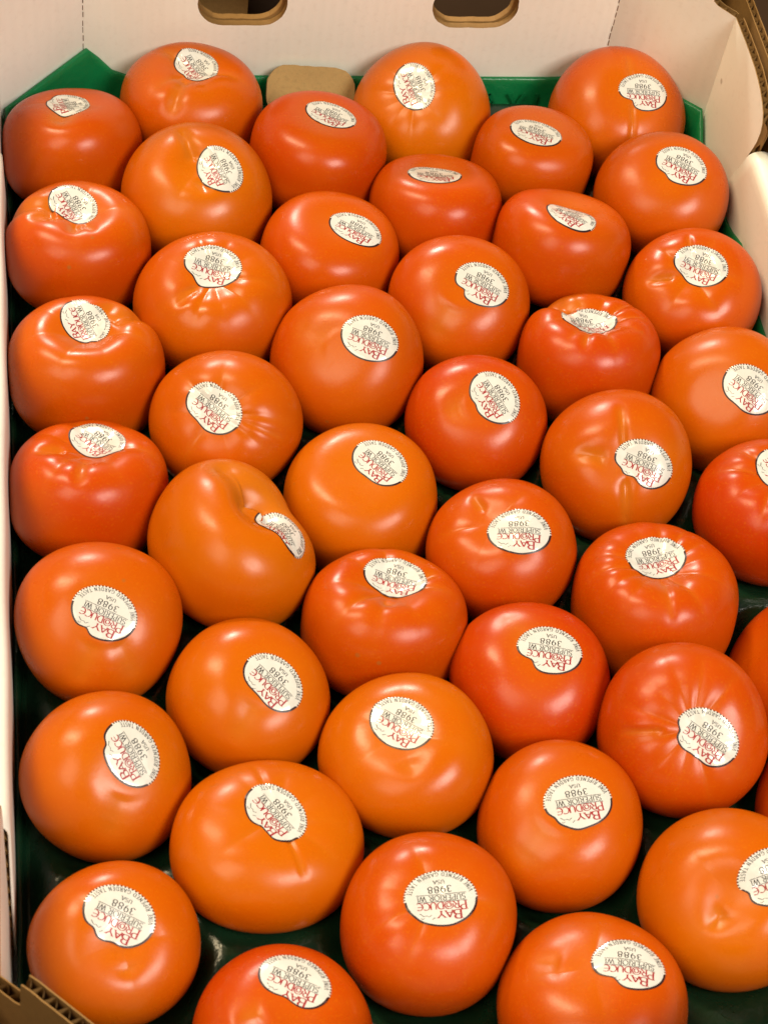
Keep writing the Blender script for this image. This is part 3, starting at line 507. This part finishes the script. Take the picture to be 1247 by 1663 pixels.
{'c': [6.034, -47.543, 2.728], 'R': 3.413, 'k': 0.799, 'A': [0.1, 0.12, 0.9877], 'dd': 0.09, 'dw': 0.42, 'n': 4, 'ra': 0.01875, 'gr': [(200, 0.0405, 0.135, 0.3, 0.7)], 'lobes': [(2, 0.0148, 2.04), (3, 0.007, 2.544)], 'seed': 43, 'nz': 0.018, 'e': 0.84, 'ripe': 0.85, 'label': 'red tomato with bottom cut off, sticker wavy, eighth in second column from left', 'st': {'p': [0.424, 1.269, 2.263], 'n': [0.0993, 0.1072, 0.9893], 'u': [-0.8642, 0.502, 0.0323], 'notch': [[87.3, 0.3, 30]], 'sc': (1, 1)}},
{'c': [17.943, -47.424, 2.903], 'R': 3.646, 'k': 0.8, 'A': [-0.1781, 0.1954, 0.9644], 'dd': 0.05, 'dw': 0.42, 'n': 4, 'ra': 0.01875, 'gr': [(165, 0.027000000000000003, 0.135, 0.3, 0.7)], 'lobes': [(2, 0.0019, 5.346), (3, 0.0072, 1.041)], 'seed': 44, 'nz': 0.018, 'e': 0.84, 'ripe': 0.65, 'label': 'red tomato with bottom cut off, sticker notched, eighth in fourth column from left', 'st': {'p': [0.917, 0.502, 2.833], 'n': [-0.0387, 0.2042, 0.9782], 'u': [-0.9594, 0.266, -0.0935], 'notch': [[56.5, 0.26, 20]], 'sc': (1, 1)}}
]

NT, NP = 76, 120
_t = np.concatenate([[0.004], np.pi*np.linspace(0.012, 1, NT-1)**1.0])
_t[-1] = np.pi-.004
TT, PP = np.meshgrid(_t, np.linspace(0, 2*np.pi, NP, endpoint=False), indexing='ij')
def grid_faces(nt, npp):
    i, j = np.meshgrid(np.arange(nt-1), np.arange(npp), indexing='ij'); j2 = (j+1) % npp
    return np.stack([i*npp+j, (i+1)*npp+j, (i+1)*npp+j2, i*npp+j2], -1).reshape(-1, 4)
TF = grid_faces(NT, NP).tolist()+[list(range(NP)), list(range((NT-1)*NP, NT*NP))[::-1]]

# --- lettering: each glyph is a set of pen strokes in a unit box, drawn with a broad nib
def arc(cx, cy, rx, ry, a0, a1, n=10):
    return [(cx+rx*math.cos(math.radians(a0+(a1-a0)*i/n)), cy+ry*math.sin(math.radians(a0+(a1-a0)*i/n))) for i in range(n+1)]
GLY = {
 'A': (.74, [[(0,0),(.36,1)], [(.36,1),(.74,0)], [(.14,.34),(.6,.34)]]),
 'B': (.68, [[(.12,0),(.12,1)], [(.12,1),(.36,1)]+arc(.36,.76,.24,.24,90,-90)+[(.12,.52)], [(.36,.52)]+arc(.38,.26,.28,.26,90,-90)+[(.12,0)]]),
 'C': (.74, [arc(.42,.5,.40,.5,48,312,16)]),
 'D': (.78, [[(.12,0),(.12,1)], [(.12,1),(.32,1)]+arc(.32,.5,.42,.5,90,-90,14)+[(.12,0)]]),
 'E': (.60, [[(.12,0),(.12,1)], [(.12,1),(.56,1)], [(.12,.52),(.48,.52)], [(.12,0),(.58,0)]]),
 'e': (.70, [arc(.42,.5,.40,.5,55,305,16), [(.05,.52),(.62,.56)]]),
 'G': (.80, [arc(.42,.5,.40,.5,48,320,16), [(.74,.02),(.74,.42),(.52,.42)]]),
 'I': (.26, [[(.13,0),(.13,1)]]),
 'N': (.80, [[(.12,0),(.12,1)], [(.12,1),(.68,0)], [(.68,0),(.68,1)]]),
 'O': (.86, [arc(.43,.5,.41,.5,0,360,22)]),
 '@': (.98, [arc(.48,.5,.47,.54,200,-130,22), arc(.48,.46,.25,.30,0,360,16)]),
 'P': (.64, [[(.12,0),(.12,1)], [(.12,1),(.34,1)]+arc(.34,.74,.27,.26,90,-90)+[(.12,.48)]]),
 'R': (.72, [[(.12,0),(.12,1)], [(.12,1),(.34,1)]+arc(.34,.75,.25,.25,90,-90)+[(.12,.5)], [(.32,.5),(.70,0)]]),
 'S': (.58, [arc(.29,.74,.24,.26,30,270,12)+arc(.29,.25,.27,.25,90,-150,12)[1:]]),
 'T': (.70, [[(.35,0),(.35,1)], [(.0,1),(.70,1)]]),
 'U': (.78, [[(.12,1),(.12,.35)]+arc(.40,.33,.28,.33,180,360,10)+[(.68,.35),(.68,1)]]),
 'V': (.74, [[(0,1),(.37,0)], [(.37,0),(.74,1)]]),
 'W': (1.04, [[(0,1),(.28,0)], [(.28,0),(.52,1)], [(.52,1),(.78,0)], [(.78,0),(1.04,1)]]),
 'Y': (.74, [[(0,1),(.37,.48)], [(.74,1),(.37,.48)], [(.37,.48),(.37,0)]]),
 '3': (.56, [arc(.27,.75,.23,.25,150,-90,12)+arc(.27,.26,.27,.26,90,-150,12)[1:]]),
 '9': (.60, [arc(.30,.68,.25,.32,0,360,16), arc(.17,.62,.38,.62,8,-78,10)]),
 '8': (.60, [arc(.30,.76,.22,.24,0,360,14), arc(.30,.27,.27,.27,0,360,16)]),
 ' ': (.34, []),
}
SERIF = set('ABDEINPRTUVWY')
def nib_quads(pts, thick, thin, sub=2):
    """a pen stroke: wide where it runs down the page, thin where it runs across"""
    P = []
    for a, b in zip(pts[:-1], pts[1:]):
        L = math.hypot(b[0]-a[0], b[1]-a[1]); k = max(1, int(round(L/.26)))
        for j in range(k): P.append((a[0]+(b[0]-a[0])*j/k, a[1]+(b[1]-a[1])*j/k))
    P.append(pts[-1]); ring = []
    for i, q in enumerate(P):
        a = P[max(i-1, 0)]; b = P[min(i+1, len(P)-1)]
        dx, dy = b[0]-a[0], b[1]-a[1]; L = math.hypot(dx, dy) or 1; dx /= L; dy /= L
        ang = math.atan2(dy, dx)-math.radians(20)
        w = (thin+(thick-thin)*abs(math.sin(ang)))/2
        ring.append(((q[0]-dy*w, q[1]+dx*w), (q[0]+dy*w, q[1]-dx*w)))
    return [(ring[i][1], ring[i+1][1], ring[i+1][0], ring[i][0]) for i in range(len(ring)-1)]
_cache = {}
def glyph(ch, thick, thin, serif):
    key = (ch, thick, thin, serif)
    if key not in _cache:
        w, st = GLY[ch]; q = []
        for s in st: q += nib_quads(s, thick, thin)
        if serif and ch in SERIF:
            for s in st:
                if len(s) == 2 and abs(s[1][1]-s[0][1]) > .45:
                    for p in s:
                        if p[1] in (0, 1) and not (ch in 'AVWN' and ((ch == 'A' and p[1] == 1) or (ch in 'VW' and p[1] == 0) or (ch == 'N' and p == (.68, 0)))):
                            y = p[1]+(.025 if p[1] == 0 else -.025)
                            q += nib_quads([(p[0]-.15, y), (p[0]+.15, y)], .06, .06)
        _cache[key] = (w, q)
    return _cache[key]
def layout():
    """all print of one label, flat, in label units (half width 1, half height 1): list of (quad, material)"""
    out = []
    def line(text, x0, x1, y0, h, mi, thick, thin, serif=True, gap=.12, big=''):
        adv = sum(GLY[c][0]*(1.25 if c in big else 1)+gap for c in text)-gap
        k = (x1-x0)/adv; x = x0
        for c in text:
            f = 1.25 if c in big else 1
            w, q = glyph(c, thick, thin, serif)
            for quad in q:
                out.append(([(x+p[0]*k*f, y0+h*((p[1]-.0)*(1.25 if c in big else 1))) for p in quad], mi))
            x += (w*f+gap)*k
    line('BAY', -.53, .14, .445, .245, 2, .165, .07, True, .05, 'B')
    line('PR@DUCe', -.69, .68, .13, .25, 2, .155, .07, True, .02, 'P')
    line('SUPERIOR WI', -.67, .64, -.115, .185, 1, .145, .06)
    for y, xa, xb in ((.105, -.70, .66), (-.155, -.70, .66)):
        for i in range(10):
            a = xa+(xb-xa)*i/10; b = xa+(xb-xa)*(i+1)/10
            out.append(([(a, y-.009), (b, y-.009), (b, y+.009), (a, y+.009)], 1))
    line('3988', -.32, .32, -.44, .225, 1, .155, .065, False, .24)
    line('USA', -.155, .155, -.655, .135, 1, .15, .07, True, .16)
    # a small gull to the right of the name
    for s in ([(.30,.56),(.38,.63),(.44,.58)], [(.44,.58),(.52,.60),(.62,.50)], [(.50,.66),(.56,.70),(.60,.66)], [(.22,.66),(.30,.74)]):
        for q in nib_quads(s, .022, .014): out.append((list(q), 1))
    # the motto round the serrated edge
    text = 'VINE RIPENED GARDEN TASTE'; h = .125
    adv = [GLY[c][0]*.105+.028 for c in text]; tot = sum(adv); a0, a1 = math.radians(192), math.radians(348)
    run = 0
    for c, ad in zip(text, adv):
        a = a0+(a1-a0)*(run+ad/2)/tot; run += ad
        w, q = glyph(c, .17, .075, True)
        rx, ry = .93, .93; tx, ty = -math.sin(a), math.cos(a); ux, uy = -math.cos(a), -math.sin(a)
        for quad in q:
            out.append(([(rx*math.cos(a)+tx*(p[0]-w/2)*.105+ux*p[1]*h, ry*math.sin(a)+ty*(p[0]-w/2)*.105+uy*p[1]*h) for p in quad], 1))
    return out
PRINT = layout()
LA, LB = 1.40, 1.10            # half axes of a label, cm

def label_radius(th, notch):
    r = 1.0
    for a, d, w in notch:
        da = (math.degrees(th)-a+180) % 360-180
        r -= d*math.exp(-(da/w)**2)
    return r

def make_sticker(d, bvh, ctr, parent):
    st = d['st']; rs = np.random.RandomState(d['seed']+50)
    P0 = Vector(st['p']); N = Vector(st['n']).normalized(); U = Vector(st['u']); U = (U-N*U.dot(N)).normalized(); V = N.cross(U)
    sa, sb = LA*st['sc'][0], LB*st['sc'][1]
    G = 41; ext = 1.85; ax = np.linspace(-ext, ext, G); H = np.full((G, G), np.nan)
    for i, u in enumerate(ax):
        for j, v in enumerate(ax):
            o = P0+U*float(u)+V*float(v)+N*2.2
            h = bvh.ray_cast(o, -N, 6.0)
            if h[0] is not None: H[i, j] = 2.2-h[3]
    bad = np.isnan(H)
    if bad.any():
        ok = np.argwhere(~bad)
        for i, j in np.argwhere(bad):
            q = ok[((ok-[i, j])**2).sum(1).argmin()]; H[i, j] = H[q[0], q[1]]
    B = H.copy()
    for _ in range(9):
        Bp = np.pad(B, 1, mode='edge'); B = (Bp[1:-1,1:-1]*2+Bp[:-2,1:-1]+Bp[2:,1:-1]+Bp[1:-1,:-2]+Bp[1:-1,2:])/6
    B = np.maximum(H, .55*B+.45*H)+.022
    UU, VV = np.meshgrid(ax, ax, indexing='ij')
    amp = .014+.06*min(1, d['ra']*18+d['dd']*2)
    for _ in range(7):                       # creases of a label pressed on a curved fruit
        a = rs.uniform(0, np.pi); o = rs.uniform(-1.0, 1.0); b = rs.uniform(-1.2, 1.2)
        x = UU*np.cos(a)+VV*np.sin(a)-o; y = -UU*np.sin(a)+VV*np.cos(a)-b
        B += amp*rs.uniform(.3, 1)*np.exp(-np.abs(x/.09)**1.3)*np.exp(-(y/.55)**2)
    def at(u, v, lift=0.0):
        fu = min(max((u+ext)/(2*ext)*(G-1), 0), G-1.001); fv = min(max((v+ext)/(2*ext)*(G-1), 0), G-1.001)
        i, j = int(fu), int(fv); a, b = fu-i, fv-j
        h = (B[i,j]*(1-a)+B[i+1,j]*a)*(1-b)+(B[i,j+1]*(1-a)+B[i+1,j+1]*a)*b
        return P0+U*u+V*v+N*(float(h)+lift)
    SEG, RG = 240, 10; vs = []; fs = []; fm = []
    notch = st['notch']
    vs.append(at(0, 0))
    for k in range(1, RG+1):
        rr = (k/(RG-1))*.935 if k < RG else 1.0
        if k == RG-1: rr = .940
        for s in range(SEG):
            th = 2*math.pi*s/SEG; R = label_radius(th, notch); lower = math.sin(th) < .05
            r = rr*R
            if k == RG: r *= 1.0+(.018*(1 if s % 2 else -1) if lower else 0)
            if k == RG-1 and lower: r *= 1.022
            u, v = r*math.cos(th)*sa, r*math.sin(th)*sb
            vs.append(at(u, v, 0 if k < RG else -.012))
    for s in range(SEG): fs.append([0, 1+s, 1+(s+1) % SEG]); fm.append(0)
    for k in range(RG-1):
        for s in range(SEG):
            a = 1+k*SEG; s2 = (s+1) % SEG; lower = math.sin(2*math.pi*(s+.5)/SEG) < .05
            fs.append([a+s, a+SEG+s, a+SEG+s2, a+s2])
            fm.append((3 if (not lower or (s//2) % 2) else 0) if k == RG-2 else 0)
    nsheet = len(fs)
    for quad, mi in PRINT:
        cx = sum(p[0] for p in quad)/4; cy = sum(p[1] for p in quad)/4
        if math.hypot(cx, cy) > .935*label_radius(math.atan2(cy, cx), notch): continue
        b = len(vs)
        for p in quad: vs.append(at(p[0]*sa, p[1]*sb, .006))
        fs.append([b, b+1, b+2, b+3]); fm.append(mi)
    me = bpy.data.meshes.new('sticker')
    me.from_pydata([tuple(v*CM) for v in vs], [], fs)
    for m in (PAPER, INK, RED, EDGE): me.materials.append(m)
    me.polygons.foreach_set('material_index', np.array(fm, dtype=np.int32))
    me.polygons.foreach_set('use_smooth', np.ones(len(fs), dtype=bool)); me.update()
    o = bpy.data.objects.new('sticker', me); COL.objects.link(o); o.parent = parent
    return o

for d in TOMATOES:
    F = frame(d['A'], REF)
    L = local_shape(TT, PP, d)*d['R']
    pts = (L @ F)
    rho = np.hypot(L[..., 0], L[..., 1])/d['R']
    smooth_shape = local_shape(TT, PP, d, False)*d['R']
    seam = np.clip(np.linalg.norm(L-smooth_shape, axis=-1)/d['R']/.035, 0, 1)*np.where(TT < 1.3, 1, 0)*(L[..., 2] < smooth_shape[..., 2]+.0001)
    crown = np.exp(-(rho/.5)**2)*np.where(TT < 1.4, 1, 0)
    me = bpy.data.meshes.new('tomato')
    P = pts.reshape(-1, 3)
    me.from_pydata((P*CM).tolist(), [], TF)
    me.materials.append(SKIN)
    for nm, arr in (('crown', crown), ('seam', seam)):
        at_ = me.attributes.new(nm, 'FLOAT', 'POINT'); at_.data.foreach_set('value', arr.reshape(-1).astype(np.float32))
    me.polygons.foreach_set('use_smooth', np.ones(len(me.polygons), dtype=bool)); me.update()
    o = bpy.data.objects.new('tomato', me); COL.objects.link(o)
    o.location = Vector(d['c'])*CM
    o['ripe'] = float(d['ripe'])
    tag(o, d['label'], 'tomato', 'stickered tomatoes packed in the tray')
    if d.get('st'):
        bvh = BVHTree.FromPolygons([Vector(p) for p in P], TF)
        make_sticker(d, bvh, d['c'], o)

# ------------------------------------------------------------------ green moulded tray with a cup under each tomato
def tray():
    x0, x1, y0, y1 = XL+.22, XR-.22, YF+.1, YB-.08
    oct_ = [(x1, 2.95), (X1-.1, y1), (X0+.1, y1), (x0, 3.35), (x0, -47.1), (X0+.1, y0), (X1-.1, y0), (x1, -46.9)]
    # perimeter samples, with the height of the lip along them
    lip_pts = {0: 3.6, 1: 3.7, 2: 3.9, 3: 3.2, 4: 3.3, 5: 3.6, 6: 3.6, 7: 3.4}
    ring = []
    for i in range(8):
        a, b = oct_[i], oct_[(i+1) % 8]; L = math.hypot(b[0]-a[0], b[1]-a[1]); k = max(8, int(L/.7))
        for j in range(k):
            t = j/k; s = t*L; e = L-s
            if i in (0, 2, 4, 6):      # chamfers stand high
                h = lip_pts[i]*(1-t)+lip_pts[i+1]*t
            else:
                base = {1: 2.12, 3: 0.9, 5: 2.0, 7: 2.2}[i]
                h = base+(lip_pts[i]-base)*math.exp(-(s/1.1)**2)+(lip_pts[(i+1) % 8]-base)*math.exp(-(e/1.1)**2)
                if i == 7: h += .8*math.exp(-((s-39.6)/1.6)**2)
            nx, ny = (b[1]-a[1])/L, -(b[0]-a[0])/L
            ring.append((a[0]+(b[0]-a[0])*t, a[1]+(b[1]-a[1])*t, h, -nx, -ny))
    # inward normal check
    cx, cy = (x0+x1)/2, (y0+y1)/2
    v, f = [], []
    rows = [(0.0, 0.0), (.10, .06), (.24, -.05), (.30, -.35), (.42, -.9), (.55, -1.5), (.75, -3.2)]
    n = len(ring)
    for q, (inn, dz) in enumerate(rows):
        for (x, y, h, nx, ny) in ring:
            if (cx-x)*nx+(cy-y)*ny < 0: nx, ny = -nx, -ny
            z = max(h+dz, .35) if q < 6 else .3
            v.append((x+nx*inn, y+ny*inn, z))
    for q in range(len(rows)-1):
        for i in range(n):
            j = (i+1) % n; f.append([q*n+i, q*n+j, (q+1)*n+j, (q+1)*n+i])
    nrim = len(f)
    # the cupped floor
    step = .42
    gx = np.arange(x0+.05, x1, step); gy = np.arange(y0+.05, y1, step); X, Y = np.meshgrid(gx, gy, indexing='ij')
    Z = np.full(X.shape, 1.45)
    for d in TOMATOES:
        c = d['c']; zb = c[2]-d['k']*d['R']
        D2 = (X-c[0])**2+(Y-c[1])**2
        Z = np.minimum(Z, np.maximum(zb, -.6)-.10+.098*D2)
    ex = np.minimum(np.minimum(X-x0, x1-X), np.minimum(Y-y0, y1-Y))
    ch = []
    for i in (0, 2, 4, 6):
        a, b = oct_[i], oct_[i+1]; L = math.hypot(b[0]-a[0], b[1]-a[1]); nx, ny = (b[1]-a[1])/L, -(b[0]-a[0])/L
        if (cx-a[0])*nx+(cy-a[1])*ny < 0: nx, ny = -nx, -ny
        ch.append((X-a[0])*nx+(Y-a[1])*ny)
    ex = np.minimum(ex, np.minimum.reduce(ch))
    k_ = np.clip((ex-.35)/1.3, 0, 1); k_ = k_*k_*(3-2*k_); Z = np.minimum(Z, .3+(Z-.3)*k_)
    b0 = len(v); idx = np.arange(X.size).reshape(X.shape)+b0
    v += list(zip(X.ravel().tolist(), Y.ravel().tolist(), np.maximum(Z, -.62).ravel().tolist()))
    for i in range(X.shape[0]-1):
        for j in range(X.shape[1]-1):
            if ex[i:i+2, j:j+2].min() > .12: f.append([int(idx[i, j]), int(idx[i+1, j]), int(idx[i+1, j+1]), int(idx[i, j+1])])
    o = mesh_obj('tray', v, f, [GREEN, RIM], None, [1 if i < nrim and ring[i % n][2] > 1.5 else 0 for i in range(len(f))], True)  # high lip gets the lit green, floor and low left rim the shaded green
    # raised lettering moulded into the rear wall, its lower half hidden by fruit
    lv, lf = [], []
    for ch, lx in (('A', 22.75), ('V', 24.35), ('I', 25.75)):
        for quad in glyph(ch, .17, .12, False)[1]:
            b1 = len(lv)
            lv += [(lx+p[0]*1.15, YB-.80, .55+p[1]*.95) for p in quad]; lf.append([b1, b1+1, b1+2, b1+3])
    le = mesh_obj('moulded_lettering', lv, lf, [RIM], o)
    so = le.modifiers.new('depth', 'SOLIDIFY'); so.thickness = .03*CM
    return tag(o, 'glossy dark green plastic tray with raised rim lining the carton under the tomatoes', 'tray')
tray()

# ------------------------------------------------------------------ card scrap lying against the rear wall
def scrap():
    pts = rough_loop(obround(0, 0, 4.9, 2.9, 1.15, 6), .02, .35, rnd)
    m = Mesh()
    au = Vector((.985, -.03, -.05)).normalized(); av = Vector((0, .62, .78)); av = (av-au*av.dot(au)).normalized(); n = au.cross(av)
    m.prism(pts, [], (12.85, 6.05, 1.95), au, av, n, -.16, .16, 0, 0, 0)
    o = m.build('card_scrap', [SCRAP])
    tag(o, 'plain brown rounded piece of corrugated card leaning on the rear wall between two tomatoes', 'cardboard')
scrap()

# ------------------------------------------------------------------ what shows past the carton
def other_carton(x0, x1, y0, y1, z1, label, cm):
    e = empty('brown_carton', ((x0+x1)/2, (y0+y1)/2, -1.2)); tag(e, label, 'box')
    def add(o): o.parent = e; o.matrix_parent_inverse = Matrix.Translation(-Vector(e.location))
    for a in ((x0, y0, x1, y0+.5), (x0, y1-.5, x1, y1), (x0, y0+.51, x0+.5, y1-.51), (x1-.5, y0+.51, x1, y1-.51)):
        m = Mesh(); m.box((a[0], a[1], -1.19), (a[2], a[3], z1)); add(m.build('wall', [cm]))
    m = Mesh(); m.box((x0+.51, y0+.51, -1.19), (x1-.51, y1-.51, -.8)); add(m.build('base', [cm]))
other_carton(-22, 9.6, 10.2, 46, 11, 'light brown carton glimpsed through the left hand hole behind the tomatoes', KRAFT)
other_carton(37.4, 62, -30, 4, 5.5, 'dim brown carton beyond the right wall at the upper right corner', DARKKRAFT)
